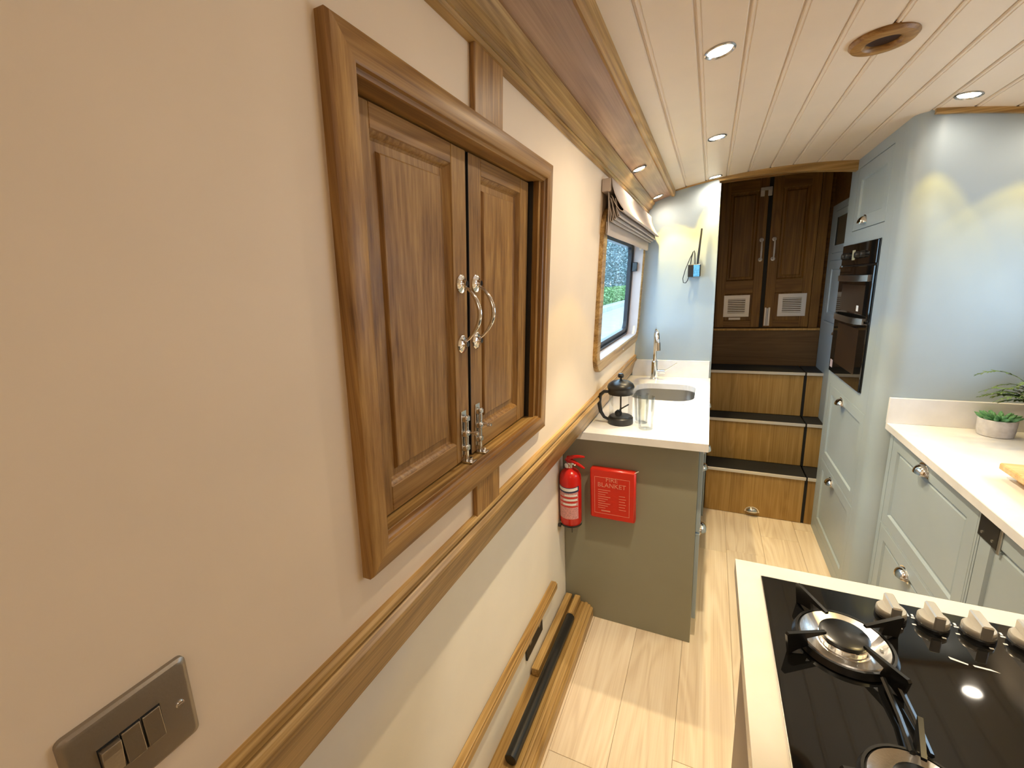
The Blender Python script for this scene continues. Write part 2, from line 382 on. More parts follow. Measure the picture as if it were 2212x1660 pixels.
def hatch_leaf(u0, u1, hand):
    v0, v1, d = 1.149, 1.712, -.020
    st = .047 if True else 0
    m = MB(WL)
    m.box((u0, v0, d-.02), (u0+st, v1, d), .0015); m.box((u1-st, v0, d-.02), (u1, v1, d), .0015)
    leaf = m.build('hatch_door', 'hatchZ', hatch)
    m = MB(WL); m.box((u0+st, v0, d-.02), (u1-st, v0+.042, d-.0003), .001); m.build('rail', 'hatchY', leaf)
    m = MB(WL); m.box((u0+st, v1-.030, d-.02), (u1-st, v1, d-.0003), .001); m.build('rail', 'hatchY', leaf)
    m = MB(WL); a, b_, c, e = u0+st, u1-st, v0+.042, v1-.030
    ring_panel(m, a, b_, c, e, [(0, d-.018), (0, d-.002), (.003, d-.0045), (.006, d-.010), (.009, d-.012), (.020, d-.0115), (.0225, d-.007), (.024, d-.006)])
    m.build('panel', 'hatchZ', leaf, smooth=25)
    # pull handle: two fluted roses and a bowed bar
    hu = u1-.022 if hand > 0 else u0+.024
    m = MB(WL)
    for hv in (1.49, 1.381):
        n = 40; L_ = []
        for r, dd, fl in ((.0165, 0, 0), (.0165, .002, .02), (.0135, .0042, .05), (.0075, .0060, .05), (.0058, .009, 0), (.005, .013, 0)):
            L_.append([(hu+r*(1+fl*math.cos(10*2*PI*i/n*.5*2))*math.cos(2*PI*i/n), hv+r*(1+fl*math.cos(10*2*PI*i/n))*math.sin(2*PI*i/n), d+dd) for i in range(n)])
        m.rings(L_, False, True)
    pts = []; rad = []
    for i in range(17):
        t = i/16; hv = 1.485-(1.485-1.386)*t
        pts.append((hu, hv, d+.008+.030*math.sin(PI*t)**.75)); rad.append(.0022+.0026*math.sin(PI*t))
    m2 = MB(); m2.bm.free(); m2.bm = m.bm; m2.f = WL
    m2.tube(pts, rad, 10)
    m2.build('pull_handle', 'chrome', leaf, smooth=40)
    # chrome shoot bolt
    bu = u1-.022 if hand > 0 else u0+.025
    m = MB(WL)
    m.box((bu-.010, 1.160, d), (bu+.008, 1.252, d+.002), .0006)
    m.tube([(bu, 1.140, d+.007), (bu, 1.243, d+.007)], .0042, 10)
    for q_ in (1.176, 1.206, 1.236): m.box((bu-.008, q_-.006, d+.001), (bu+.007, q_+.006, d+.012), .002)
    m.tube([(bu, 1.208, d+.009), (bu, 1.208, d+.028)], .002, 8); m.lathe([(.0, .0), (.0042, .001), (.0045, .006), (.003, .009)], (bu, 1.208, d+.024), (0, 0, 1), 10)
    m.box((bu-.009, 1.147, d), (bu+.009, 1.150, d+.024), .0005)
    m.tube([(bu, 1.1472, d+.016), (bu, 1.157, d+.016)], .0035, 8); m.lathe([(.007, 0), (.007, .002), (.005, .003)], (bu, 1.1472, d+.016), (0, 1, 0), 10)
    m.build('shoot_bolt', 'chrome', leaf, smooth=40)
m = MB(WL); m.box((.698, 1.149, -.045), (.711, 1.712, -.0235)); m.build('meeting_gap', 'black', hatch)  # black strip stands in for shade in the gap between the doors
m = MB(WL); m.box((.7072, 1.150, -.040), (.7086, 1.711, -.0195)); m.build('seal_gap_strip', 'black', hatch)
m = MB(WL); m.box((.9878, 1.148, -.040), (.9918, 1.714, -.010)); m.build('seal_gap_strip', 'black', hatch)  # black strip put in for the shaded gap beside the jamb
hatch_leaf(.4195, .7005, 1); hatch_leaf(.7085, .985, -1)
# short oak blocks joining hatch casing to cornice and rail
o = MB(WL); o.box((.682, 1.757, 0), (.787, 1.862, .010), .0015); tag(o.build('oak_cover_strip', 'hatchZ'), 'short oak strip between the hatch casing and the ceiling cornice', 'trim strip')
o = MB(WL); o.box((.676, 1.024, 0), (.779, 1.103, .010), .0015); tag(o.build('oak_cover_strip', 'hatchZ'), 'short oak strip between the hatch casing and the gunwale rail below', 'trim strip')
# ================================================================ GALLEY WINDOW + BLIND
win = bpy.data.objects.new('window_1', None); COL.objects.link(win); win.location = WL((2.15, 1.4, 0)); struct(win)
tag(win, 'galley window with rounded oak surround above the sink')
m = MB(WL); ring_panel_p = [(0, 0), (0, .015), (.004, .018), (.044, .018), (.048, .014), (.048, .0), (.048, -.05)]
m.rings([[(u, v, d) for u, v in rrect(1.622+i, 2.694-i, 1.124+i, 1.752-i, .085-i, 8)] for i, d in ring_panel_p], False, False)
m.build('window_surround', 'railY', win, smooth=35)
m = MB(WL); m.rings([[(u, v, d) for u, v in rrect(1.671+i, 2.645-i, 1.173+i, 1.703-i, .045, 8)] for i, d in ((0, .012), (.001, -.048))], False, False)
m.build('window_liner', 'hull', win, smooth=35)
m = MB(WL); m.rings([[(u, v, d) for u, v in rrect(1.671+i, 2.645-i, 1.173+i, 1.703-i, .045, 8)] for i, d in ((0, -.048), (.0, -.040), (.012, -.038), (.014, -.050), (.024, -.050), (.026, -.044), (.038, -.046), (.040, -.066))], False, False)
m.build('window_frame', 'rubber', win, smooth=35)
m = MB(WL); m.plate(rrect(1.705, 2.61, 1.207, 1.669, .03, 5), [], -.0645, -.060); m.build('window_pane', 'glass', win)
m = MB(WL); m.box((2.618, 1.535, -.040), (2.634, 1.585, -.012), .002); m.lathe([(.004, 0), (.004, .004)], (2.615, 1.545, -.022), (-1, 0, 0), 8); m.build('window_catch', 'black', win)
m = MB(WL); m.lathe([(.0045, 0), (.0045, .0015), (.002, .003)], (2.18, 1.148, .018), (0, 0, 1), 10); m.build('screw_cap', 'chrome', win)
bl = thing('roman_blind', WL((2.15, 1.83, .02)), 'folded beige roman blind at the top of the galley window', 'blind')
m = MB(WL); m.box((1.600, 1.790, .002), (2.70, 1.832, .034), .002); m.build('headrail', 'cream', bl)
def cloth(prof, u0, u1, name, t=.0018):
    m = MB(WL); k = 24
    L_ = []
    for i in range(k+1):
        u = u0+(u1-u0)*i/k
        sag = .004*math.sin(PI*i/k*3)*.5
        L_.append([(u, v-sag*(j/len(prof)), d+sag*.6*(j/len(prof))) for j, (v, d) in enumerate(prof)])
    m.rings(L_, False, False, closed=False)
    o = m.build(name, 'cream', bl, smooth=60)
    sm = o.modifiers.new('solid', 'SOLIDIFY'); sm.thickness = t
    return o
cloth([(1.830, .035), (1.805, .039), (1.78, .048), (1.755, .061), (1.735, .074), (1.724, .083), (1.720, .080), (1.725, .070), (1.74, .058), (1.76, .046)], 1.600, 2.70, 'front_fold')
for i, (zb, db) in enumerate(((1.702, .071), (1.694, .058), (1.688, .046))):
    cloth([(1.775-i*.006, .030-.004*i+.008), (1.74, db-.014), (1.71, db-.004), (zb+.004, db), (zb, db-.004), (zb+.006, db-.009), (1.73, db-.014), (1.765, db-.02)], 1.602+.003*i, 2.698-.004*i, 'rear_fold', .0012)
cloth([(1.80, .024), (1.74, .028), (1.69, .030), (1.652, .030), (1.648, .028), (1.652, .026), (1.69, .026)], 1.605, 2.692, 'hem', .0012)
# ================================================================ DOWNLIGHTS
LIGHTS = []
def lamp(name, loc, nrm, label, group, power, trim_r=.034, ang=78, edge=1.7):
    n = Vector(nrm).normalized(); loc = Vector(loc)
    t = thing(name, loc, label, 'ceiling light', group)
    m = MB(); m.lathe([(trim_r-.009, .004), (trim_r-.007, .0), (trim_r-.003, -.003), (trim_r, -.001), (trim_r, .002)], loc, -n, 28, False, False)
    m.build('trim_ring', 'rim', t, smooth=50)
    m = MB(); m.lathe([(.0, .0), (trim_r-.008, .0005)], loc, -n, 24, False, False); m.build('lens', 'lamp', t)
    for nm, ang, pw_, col, bl_ in (('beam', ang-12, power, (1, .86, .66), .20), ('beam_edge', ang+2, power*edge, (1.0, .66, .06), .10), ('spill', 172, power*.36, (1.0, .84, .64), .8)):
        l = bpy.data.lights.new(nm, 'SPOT'); l.energy = pw_; l.color = col; l.spot_size = math.radians(ang); l.spot_blend = bl_; l.shadow_soft_size = .012
        lo_ = bpy.data.objects.new(nm, l); COL.objects.link(lo_); lo_.location = n*.012
        lo_.rotation_euler = n.to_track_quat('-Z', 'Y').to_euler(); lo_.parent = t
    return t
PW = 8.0
lamp('downlight', (-.010, 1.254, cz(-.010)-.0012), (-.38*(-.010-.29), 0, -1), 'chrome-rimmed downlight in the white boards, nearest and largest of the row above the sink run', 'downlights', PW*2.9, .034, 84, .3)
lamp('downlight', (-.010, 1.953, cz(-.010)-.0012), (-.38*(-.010-.29), 0, -1), 'chrome-rimmed downlight, middle one of the row in the white boards beside the oak pelmet', 'downlights', PW*1.7, .034, 72, .3)
lamp('downlight', (-.012, 2.665, cz(-.012)-.0012), (-.38*(-.012-.29), 0, -1), 'small downlight in the white boards right against the stern arch', 'downlights', PW*.8, .034, 62)
lamp('downlight', (.681, 1.915, cz(.681)-.0012), (-.38*(.681-.29), 0, -1), 'downlight in the white boards above the starboard worktop and the bulkhead with bright scallops', 'downlights', PW*.26, .034, 66)
lamp('downlight', (.98, 1.91, cz(.98)-.0012), (-.38*(.98-.29), 0, -1), 'downlight in the ceiling boards above the potted fern', 'downlights', PW*.26, .034, 66)
lamp('downlight', (.681, 1.05, cz(.681)-.0012), (-.38*(.681-.29), 0, -1), 'unseen downlight added in the ceiling boards above the worktop beside the hob', 'downlights', PW*.45)  # unseen lamp, added for light over the worktop
lamp('downlight', (-.010, .50, cz(-.010)-.0012), (-.38*(-.010-.29), 0, -1), 'unseen downlight added in the ceiling between the side hatch and the hob', 'downlights', PW*.34, .034, 78, .2)  # unseen lamp, added to light the near wall
lamp('downlight', (.30, -.5, cz(.30)-.0012), (-.38*(.30-.29), 0, -1), 'unseen downlight added at the saloon end of the ceiling', 'downlights', PW*.45)  # unseen lamp, added for light from behind the camera
nb = Vector((.287, 0, -.958))
def pz(x): return 1.9125+(x+.322)*.3-.0015
lamp('pelmet_light', (-.290, 1.93, pz(-.290)), nb, 'small lamp in the oak pelmet board, the nearer one above the roman blind', 'pelmet lights', PW*.6, .030, 80)
lamp('pelmet_light', (-.290, 2.60, pz(-.290)), nb, 'small lamp in the oak pelmet board at its far end by the bulkhead', 'pelmet lights', PW*.6, .030, 80)
# wooden mushroom vent ring
v = thing('ceiling_vent', (.340, 1.437, cz(.34)), 'round turned wooden vent ring in the white ceiling boards', 'vent')
m = MB(); m.lathe([(.066, -.002), (.067, .004), (.062, .010), (.050, .013), (.040, .012), (.036, .009), (.033, .003), (.033, -.03)], (.340, 1.437, cz(.34)), (0, 0, -1), 48, False, False); m.build('ring', 'hatchX', v, smooth=30)
m = MB(); m.lathe([(0, .0015), (.034, .0015)], (.340, 1.437, cz(.34)), (0, 0, -1), 24, False, False); m.build('duct', wood('dark_duct', (.02, .008, .004), (.03, .012, .006), (.04, .018, .01), 'X'), v)
# ================================================================ CUP PULL, DRAWER FRONTS
def cup_pull(f, u, v, d, parent, m_='chrome', s=1.0):
    A, D, H = .037*s, .026*s, .030*s
    mb = MB(f); loops = []
    for j in range(9):
        th = PI/2*j/8
        loops.append([(u+A*math.cos(PI*i/16), v+H*math.sin(PI*i/16)*math.sin(th), d+.001+D*math.sin(PI*i/16)*math.cos(th)) for i in range(17)])
    mb.rings(loops, False, False, closed=False)
    out = [(u-A*1.1, v-.001, d), (u+A*1.1, v-.001, d)] + [(u+A*1.12*math.cos(PI*i/14), v+H*1.14*math.sin(PI*i/14), d) for i in range(15)]
    mb.rings([out[2:], [(p[0], p[1], d+.0022) for p in out[2:]]], True, True)
    mb.box((u-A*1.15, v-.004, d), (u-A*.9, v+.004, d+.003)); mb.box((u+A*.9, v-.004, d), (u+A*1.15, v+.004, d+.003))
    return mb.build('cup_handle', m_, parent, smooth=40)
def front(f, u0, u1, v0, v1, parent, name, m_, inset=.052, th=.019, cup=None, label=None, raised=True):
    mb = MB(f)
    R_ = [(0, -th), (0, -.001), (.0012, 0), (inset-.004, 0), (inset-.002, -.003), (inset, -.008), (inset+.004, -.0085)]
    if raised: R_ += [(inset+.012, -.0045)]
    ring_panel(mb, u0, u1, v0, v1, R_)
    o = mb.build(name, m_, parent, smooth=20, label=label)
    if cup: cup_pull(f, cup[0], cup[1], 0, o)
    return o
# ================================================================ SINK RUN (port side)
sc_ = thing('sink_cabinet', (-.28, 1.64, 0), 'duck-egg base cabinet, coloured darker for dim light, under the sink with its plain end panel facing the saloon', 'cabinet')
m = MB(); m.box((-.545, 1.640, 0), (-.012, 1.658, .869), .001); m.build('end_panel', 'paintend', sc_)
m = MB(); m.box((-.545, 1.66, .0), (-.034, 2.72, .72)); m.box((-.034, 1.66, 0), (-.012, 2.72, .868)); m.build('carcass', 'paintend', sc_)
def FXR(x): return lambda p: Vector((x+p[2], p[0], p[1]))
for a, b in ((1.668, 2.19), (2.20, 2.71)):
    for c, e, cv in ((.50, .855, .80), (.10, .49, .44)):
        o = front(FXR(.004), a, b, c, e, sc_, 'drawer', 'paint', th=.015)
        cup_pull(FXR(.004), (a+b)/2 if a > 2 else 1.80, cv, 0, o)
# worktop with sink cut-out and drainer grooves
wt = thing('sink_worktop', (-.2, 2.1, .87), 'white quartz worktop around the sink with drainer grooves', 'worktop')
sinkhole = rrect(-.362, -.052, 2.150, 2.515, .085, 7)
gro = []
for i in range(4):
    x = -.205+.034*i+.004; x2 = x+.012*(1.5-i)*-.6
    gro.append([(x, 2.10), (x2+.0, 1.86), (x2+.006, 1.86), (x+.006, 2.10)][::-1])
m = MB(); m.plate([(-.475, 1.585), (.018, 1.585), (.018, 2.718), (-.475, 2.718)], [sinkhole]+gro, .897, .900)
m.plate([(-.475, 1.585), (.018, 1.585), (.018, 2.718), (-.475, 2.718)], [sinkhole], .870, .897); m.build('slab', 'quartz', wt)
m = MB(); m.box((-.43, 2.712, .9), (.010, 2.7245, 1.002), .001); m.build('upstand', 'quartz', wt)
sk = thing('sink', (-.207, 2.33, .75), 'undermounted stainless steel sink bowl in the white worktop', 'sink')
def rl(i, z, rr=.085): return [(x, y, z) for x, y in rrect(-.366+i, -.048-i, 2.146+i, 2.519-i, max(rr-i*.5, .02), 7)]
m = MB(); m.rings([rl(-.01, .869), rl(0, .869), rl(0, .866), rl(.004, .80), rl(.012, .762), rl(.03, .752), rl(.10, .748)], False, True); m.build('bowl', 'steel', sk, smooth=40)
m = MB(); m.lathe([(.0, .002), (.02, .003), (.038, .003), (.04, 0)], (-.207, 2.33, .748), (0, 0, 1), 24, False, False); m.build('waste', 'chrome', sk, smooth=30)
tap = thing('mixer_tap', (-.288, 2.62, .90), 'tall chrome swan-neck mixer tap with side lever behind the sink', 'tap')
tx, ty = -.288, 2.64
m = MB(); m.lathe([(.027, 0), (.027, .006), (.020, .010), (.019, .105), (.016, .108), (.015, .112)], (tx, ty, .9), (0, 0, 1), 24); m.build('body', 'chrome', tap, smooth=35)
p = [(tx, ty, 1.0), (tx+.001, ty, 1.05), (tx+.003, ty, 1.15)]
dx, dy = .025, -.150
for i in range(1, 13):
    a = PI*i/12; p.append((tx+.003+dx*(1-math.cos(a))/2, ty+dy*(1-math.cos(a))/2, 1.15+.055*math.sin(a)))
p.append((tx+.030, ty+dy-.001, 1.118))
m = MB(); m.tube(p, [.0115]*12+[.0125]*3+[.0145]*1, 16); m.tube([(tx+.029, ty+dy, 1.14), (tx+.031, ty+dy-.001, 1.095)], .0155, 16); m.build('spout', 'chrome', tap, smooth=40)
m = MB(); m.tube([(tx, ty, .945), (tx+.060, ty-.004, .947)], .012, 14); m.tube([(tx+.052, ty-.004, .950), (tx+.072, ty-.006, .962), (tx+.125, ty-.010, 1.002)], [.0035, .003, .0022], 8); m.build('lever', 'chrome', tap, smooth=40)
# cafetiere
cf = thing('cafetiere', (-.322, 1.745, .90), 'glass cafetiere with black lid, handle and base on the sink worktop', 'coffee maker')
cx, cy = -.322, 1.745
m = MB(); m.lathe([(.049, 0), (.051, .003), (.051, .026), (.047, .030), (.045, .024), (.0, .022)], (cx, cy, .9), (0, 0, 1), 32, True, False); m.build('base', 'black', cf, smooth=35)
m = MB(); m.lathe([(.0475, .020), (.0475, .145), (.050, .150)], (cx, cy, .9), (0, 0, 1), 32, False, False); m.build('beaker', 'tumbler', cf, smooth=35)
m = MB(); m.lathe([(.0495, .128), (.051, .128), (.051, .146), (.054, .150), (.055, .160), (.050, .170), (.036, .180), (.012, .186), (.004, .188), (.004, .194), (.011, .197), (.013, .205), (.009, .213), (0, .214)], (cx, cy, .9), (0, 0, 1), 32, False, True); m.build('lid', 'black', cf, smooth=40)
hp = [(cx-.046, cy-.01, 1.036), (cx-.066, cy-.014, 1.036), (cx-.082, cy-.017, 1.022), (cx-.086, cy-.018, .99), (cx-.080, cy-.017, .950), (cx-.066, cy-.014, .925), (cx-.046, cy-.01, .915)]
m = MB(); m.tube(hp, [.006, .0075, .0085, .009, .008, .0065, .006], 12); m.build('handle', 'black', cf, smooth=50)
m = MB(); m.tube([(cx, cy, .93), (cx, cy, 1.07)], .0035, 8); m.lathe([(.043, 0), (.045, .002), (.043, .006), (.0, .008)], (cx, cy, .927), (0, 0, 1), 24, True, False)
m.lathe([(0, 0), (.012, .002), (.016, .010), (.012, .022), (0, .026)], (cx-.014, cy, .932), (.5, -.2, 1), 12); m.tube([(cx-.004, cy, .958), (cx+.034, cy-.006, .985)], .003, 8); m.build('plunger', 'black', cf, smooth=40)
def tumbler(x, y, s, label):
    t = MB(); t.lathe([(.0, .0), (.026*s, 0), (.028*s, .003), (.033*s, .132*s), (.0315*s, .132*s), (.0262*s, .012), (.0, .010)], (x, y, .9002), (0, 0, 1), 28, False, False)
    tag(t.build('glass_tumbler', 'tumbler', smooth=40), label, 'glass', 'tumblers on the sink worktop')
tumbler(-.214, 1.700, 1.0, 'clear glass tumbler, the front one beside the cafetiere on the worktop')
tumbler(-.242, 1.775, .93, 'clear glass tumbler tucked between the cafetiere and the front tumbler')
# ================================================================ ON THE END PANEL
ex = thing('fire_extinguisher', (-.498, 1.59, .48), 'small red fire extinguisher hung on the cabinet end panel below the rail', 'extinguisher')
ex_x, ex_y = -.4985, 1.592
m = MB(); m.lathe([(.036, 0), (.043, .004), (.0455, .014), (.0455, .205), (.043, .222), (.034, .238), (.020, .246), (.014, .249), (.014, .253)], (ex_x, ex_y, .487), (0, 0, 1), 36); m.build('cylinder', 'red', ex, smooth=40)
def wrap(name, z0, z1, a0, a1, r, m_, n=14, curve=0.0):
    mb = MB(); L_ = []
    for z, s_ in ((z0, -1), (z1, 1)):
        L_.append([(ex_x+r*math.cos(a0+(a1-a0)*i/n), ex_y+r*math.sin(a0+(a1-a0)*i/n), z-curve*math.sin(PI*i/n)) for i in range(n+1)])
    mb.rings(L_, False, False, closed=False); o = mb.build(name, m_, ex, smooth=60); return o
A0, A1 = -PI*.88, -PI*.14
wrap('name_band', .648, .672, A0, A1, .0460, 'navy', 14, .006)
wrap('band_print', .655, .668, A0+.15, A1-.15, .0463, 'white', 14, .005)
wrap('instruction_label', .525, .645, A0+.1, A1-.1, .0459, 'labelgrey')
for z, a, b in ((.632, .35, .95), (.612, .3, .95), (.592, .28, .9)): wrap('label_line', z-.0035, z+.0035, A0+.1+(A1-A0)*a, A0+(A1-A0)*b-.1, .0462, 'white')
for z in (.622, .602, .582): wrap('label_line', z-.003, z+.003, A0+.12+(A1-A0)*.1, A1-.15, .0461, 'red')
m = MB(); m.lathe([(.013, 0), (.013, .014), (.016, .016), (.016, .026), (.009, .028)], (ex_x, ex_y, .738), (0, 0, 1), 16); m.lathe([(.010, 0), (.011, .003), (.011, .010), (.009, .011)], (ex_x-.006, ex_y-.010, .752), (-.4, -1, 0), 16); m.tube([(ex_x+.012, ex_y, .758), (ex_x+.024, ex_y-.01, .756)], .004, 8); m.build('valve', 'chrome', ex, smooth=40)
m = MB(); m.tube([(ex_x-.016, ex_y-.004, .772), (ex_x+.010, ex_y-.012, .790), (ex_x+.04, ex_y-.016, .798), (ex_x+.066, ex_y-.018, .800)], [.006, .008, .007, .004], 8)
m.tube([(ex_x-.008, ex_y-.004, .776), (ex_x+.02, ex_y-.012, .772), (ex_x+.05, ex_y-.016, .758), (ex_x+.066, ex_y-.018, .750)], [.008, .007, .006, .004], 8); m.box((ex_x-.014, ex_y-.010, .762), (ex_x+.012, ex_y+.008, .788), .003); m.build('lever', 'red', ex, smooth=40)
m = MB(); m.box((ex_x-.046, 1.600, .470), (ex_x+.030, 1.639, .480), .002)
m.lathe([(.0465, 0), (.0465, .008)], (ex_x, ex_y, .486), (0, 0, 1), 24, False, False); m.tube([(ex_x+.018, ex_y-.046, .492), (ex_x+.018, ex_y-.046, .468)], .002, 6); m.box((ex_x-.046, ex_y-.04, .478), (ex_x-.034, ex_y-.03, .492), .001); m.box((ex_x-.02, ex_y+.04, .49), (ex_x+.02, 1.6395, .70)); m.build('bracket', 'black', ex, smooth=40)
fb = thing('fire_blanket', (-.33, 1.63, .525), 'red wall box with a folded fire blanket on the cabinet end panel', 'fire blanket')
m = MB(); m.box((-.419, 1.606, .520), (-.236, 1.6395, .742), .006); m.build('case', 'redplastic', fb, smooth=40)
def text(body, size, x, y, z, m_, parent, align='CENTER', rot=(PI/2, 0, 0), name='lettering', ext=.0003):
    c = bpy.data.curves.new(name, 'FONT'); c.body = body; c.size = size; c.align_x = align; c.extrude = ext; c.resolution_u = 2
    tmp = bpy.data.objects.new('tmp', c); COL.objects.link(tmp)
    me = bpy.data.meshes.new_from_object(tmp); bpy.data.objects.remove(tmp)
    me.transform(Matrix.Translation((x, y, z)) @ Matrix.Rotation(rot[2], 4, 'Z') @ Matrix.Rotation(rot[0], 4, 'X'))
    me.materials.clear(); me.materials.append(M[m_]); o = bpy.data.objects.new(name, me); COL.objects.link(o); put(o, parent); return o
text('FIRE', .027, -.330, 1.6055, .690, 'pinkprint', fb); text('BLANKET', .027, -.330, 1.6055, .665, 'pinkprint', fb)
m = MB(FY(1.606))
for a in ((-.400, .706, -.258, .7075), (-.400, .545, -.258, .5465), (-.400, .545, -.3985, .7075), (-.2595, .545, -.258, .7075)): m.box((a[0], a[1], 0), (a[2], a[3], .0006))
m.build('print_border', 'pinkprint', fb)
m = MB(FY(1.606))
for i in range(9):
    z = .650-.010*i; m.box((-.385, z, 0), (-.335-.01*(i % 3), z+.0022, .0005)); 
for i in range(6): m.box((-.300, .632-.012*i, 0), (-.276+.004*(i % 2), .634-.012*i, .0005))
m.box((-.372, .556, 0), (-.335, .561, .0005)); m.build('small_print', 'pinkprint', fb)['kind'] = 'stuff'
m = MB(); m.tube([(-.242, 1.612, .738), (-.226, 1.610, .750)], .0018, 6); m.build('pull_tab', 'white', fb)
# ================================================================ AERIAL UNIT ON BULKHEAD
rt = thing('wifi_unit', (-.094, 2.70, 1.49), 'small black box with a blue label, aerial and looped cables on the bulkhead', 'router')
m = MB(); m.box((-.128, 2.690, 1.488), (-.062, 2.724, 1.556), .003); m.build('case', 'black', rt)
m = MB(FY(2.690)); m.box((-.099, 1.489, 0), (-.067, 1.553, .0008)); m.build('label_face', 'blue', rt)
m = MB(); m.tube([(-.080, 2.700, 1.550), (-.077, 2.700, 1.60), (-.066, 2.704, 1.745)], [.0055, .006, .0045], 8); m.build('aerial', 'black', rt, smooth=50)
m = MB(); m.tube([(-.116, 2.705, 1.553), (-.113, 2.70, 1.59), (-.106, 2.70, 1.622), (-.100, 2.704, 1.630), (-.096, 2.70, 1.615), (-.092, 2.705, 1.552)], .0028, 8)
m.tube([(-.104, 2.704, 1.626), (-.120, 2.70, 1.59), (-.142, 2.70, 1.53), (-.154, 2.70, 1.48), (-.150, 2.70, 1.458), (-.138, 2.70, 1.455), (-.128, 2.70, 1.470), (-.122, 2.704, 1.492)], .0022, 8)
m.build('cable', 'black', rt, smooth=50)
# ================================================================ BOAT STEPS AND STERN DOORS
st_ = thing('boat_steps', (.3, 2.83, 0), 'oak-fronted boat steps with black treads and pale metal nosings', 'steps')
ys = [2.830, 3.002, 3.161, 3.392]; zs = [0, .300, .578, .866]
for i in range(3):
    y0, y1, z0, z1 = ys[i], ys[i+1], zs[i], zs[i+1]
    for x0, x1 in ((.024, .558), (.574, .656)):
        m = MB(); m.box((x0, y0, z0+.002), (x1, y0+.014, z1-.016), .0012); o = m.build('riser', 'stepZ', st_)
        if i == 0 and x0 < .1: cup_pull(FY(y0), .298, .030, 0, o, 'chrome', .95)
        m = MB(); m.box((x0-.004, y0-.010, z1-.012), (x1+.003, y1+.002, z1), .0015); m.build('tread', 'tread', st_)
        m = MB(); m.box((x0-.004, y0-.013, z1-.017), (x1+.003, y0-.004, z1+.001), .0012)
        m.build('nosing', 'alu', st_)
    m = MB(); m.box((.555, y0+.004, z0), (.578, y0+.03, z1-.012)); m.build('side_gap_strip', 'dark', st_)
m = MB(); m.box((.024, 3.392, .867), (.656, 3.41, 1.108)); m.build('top_riser', wood('step_ply', (.09, .048, .016), (.125, .068, .025), (.16, .09, .036), 'X', .5), st_)
m = MB(); m.box((.024, 3.380, 1.108), (.656, 3.41, 1.122), .001); m.build('threshold', 'stepZ', st_)
sd = thing('stern_doors', (.31, 3.40, 1.13), 'pair of dark oak stern doors with chrome handles and vents above the steps', 'doors')
f = FY(3.392)
for k, (u0, u1) in enumerate(((.030, .306), (.330, .588))):
    v0, v1 = 1.130, 2.10
    m = MB(f); m.box((u0, v0, -.03), (u0+.056, v1, 0), .001); m.box((u1-.052, v0, -.03), (u1, v1, 0), .001); leaf = m.build('stern_door', 'sternZ', sd)
    m = MB(f)
    for a, b in ((v0, 1.175), (1.36, 1.448), (2.016, v1)): m.box((u0+.056, a, -.03), (u1-.052, b, -.0005), .001)
    m.build('rail', 'sternX', leaf)
    m = MB(f); ring_panel(m, u0+.056, u1-.052, 1.448, 2.016, [(0, -.028), (0, -.003), (.005, -.008), (.008, -.013), (.018, -.012), (.026, -.006)]); m.build('upper_panel', 'sternZ', leaf, smooth=20)
    m = MB(f); ring_panel(m, u0+.04, u1-.04, 1.175, 1.36, [(0, -.028), (0, -.003), (.004, -.006)]); m.build('lower_panel', 'sternZ', leaf)
    hu = .284 if k == 0 else .357
    m = MB(f)
    for hv in (1.705, 1.580): m.lathe([(.013, 0), (.013, .003), (.006, .006), (.005, .03)], (hu, hv, 0), (0, 0, 1), 12)
    m.tube([(hu, 1.708, .028), (hu, 1.69, .034), (hu, 1.643, .038), (hu, 1.595, .034), (hu, 1.577, .028)], [.004, .005, .006, .005, .004], 8); m.build('pull_handle', 'stern_chrome', leaf, smooth=40)
    a, b = (.082, .240) if k == 0 else (.408, .566)
    m = MB(f); m.plate(rect(a, b, 1.203, 1.350), [rect(a+.026, b-.026, 1.228, 1.325)], 0, .006)
    vent = m.build('vent_plate', 'stern_chrome', leaf)
    for i in range(8):
        z = 1.230+.0122*i
        m = MB(f); m.box((a+.024, z, 0), (b-.024, z+.0075, .007), .001); m.build('vent_slat', 'stern_chrome', leaf)
m = MB(f); m.box((.306, 1.13, -.035), (.330, 2.10, -.012)); m.build('meeting_gap', 'dark', sd)
m = MB(f); m.box((.118, 1.182, 0), (.190, 1.197, .0012)); m.build('number_plate', 'steel', sd)
m = MB(f)
for a in (.258, .300): m.box((a, 1.975, 0), (a+.024, 2.028, .008), .002)
m.box((.258, 2.010, 0), (.324, 2.030, .010), .002); m.build('door_catch', 'stern_chrome', sd)
m = MB(f); m.box((.334, 1.140, 0), (.343, 1.262, .005)); m.box((.356, 1.140, 0), (.366, 1.262, .005)); m.tube([(.349, 1.14, .006), (.349, 1.258, .006)], .005, 8); m.build('shoot_bolt', 'stern_chrome', sd)
m = MB(f); m.box((.590, 1.125, -.03), (.640, 2.11, .004), .001); struct(m.build('trim_9', 'sternZ'))
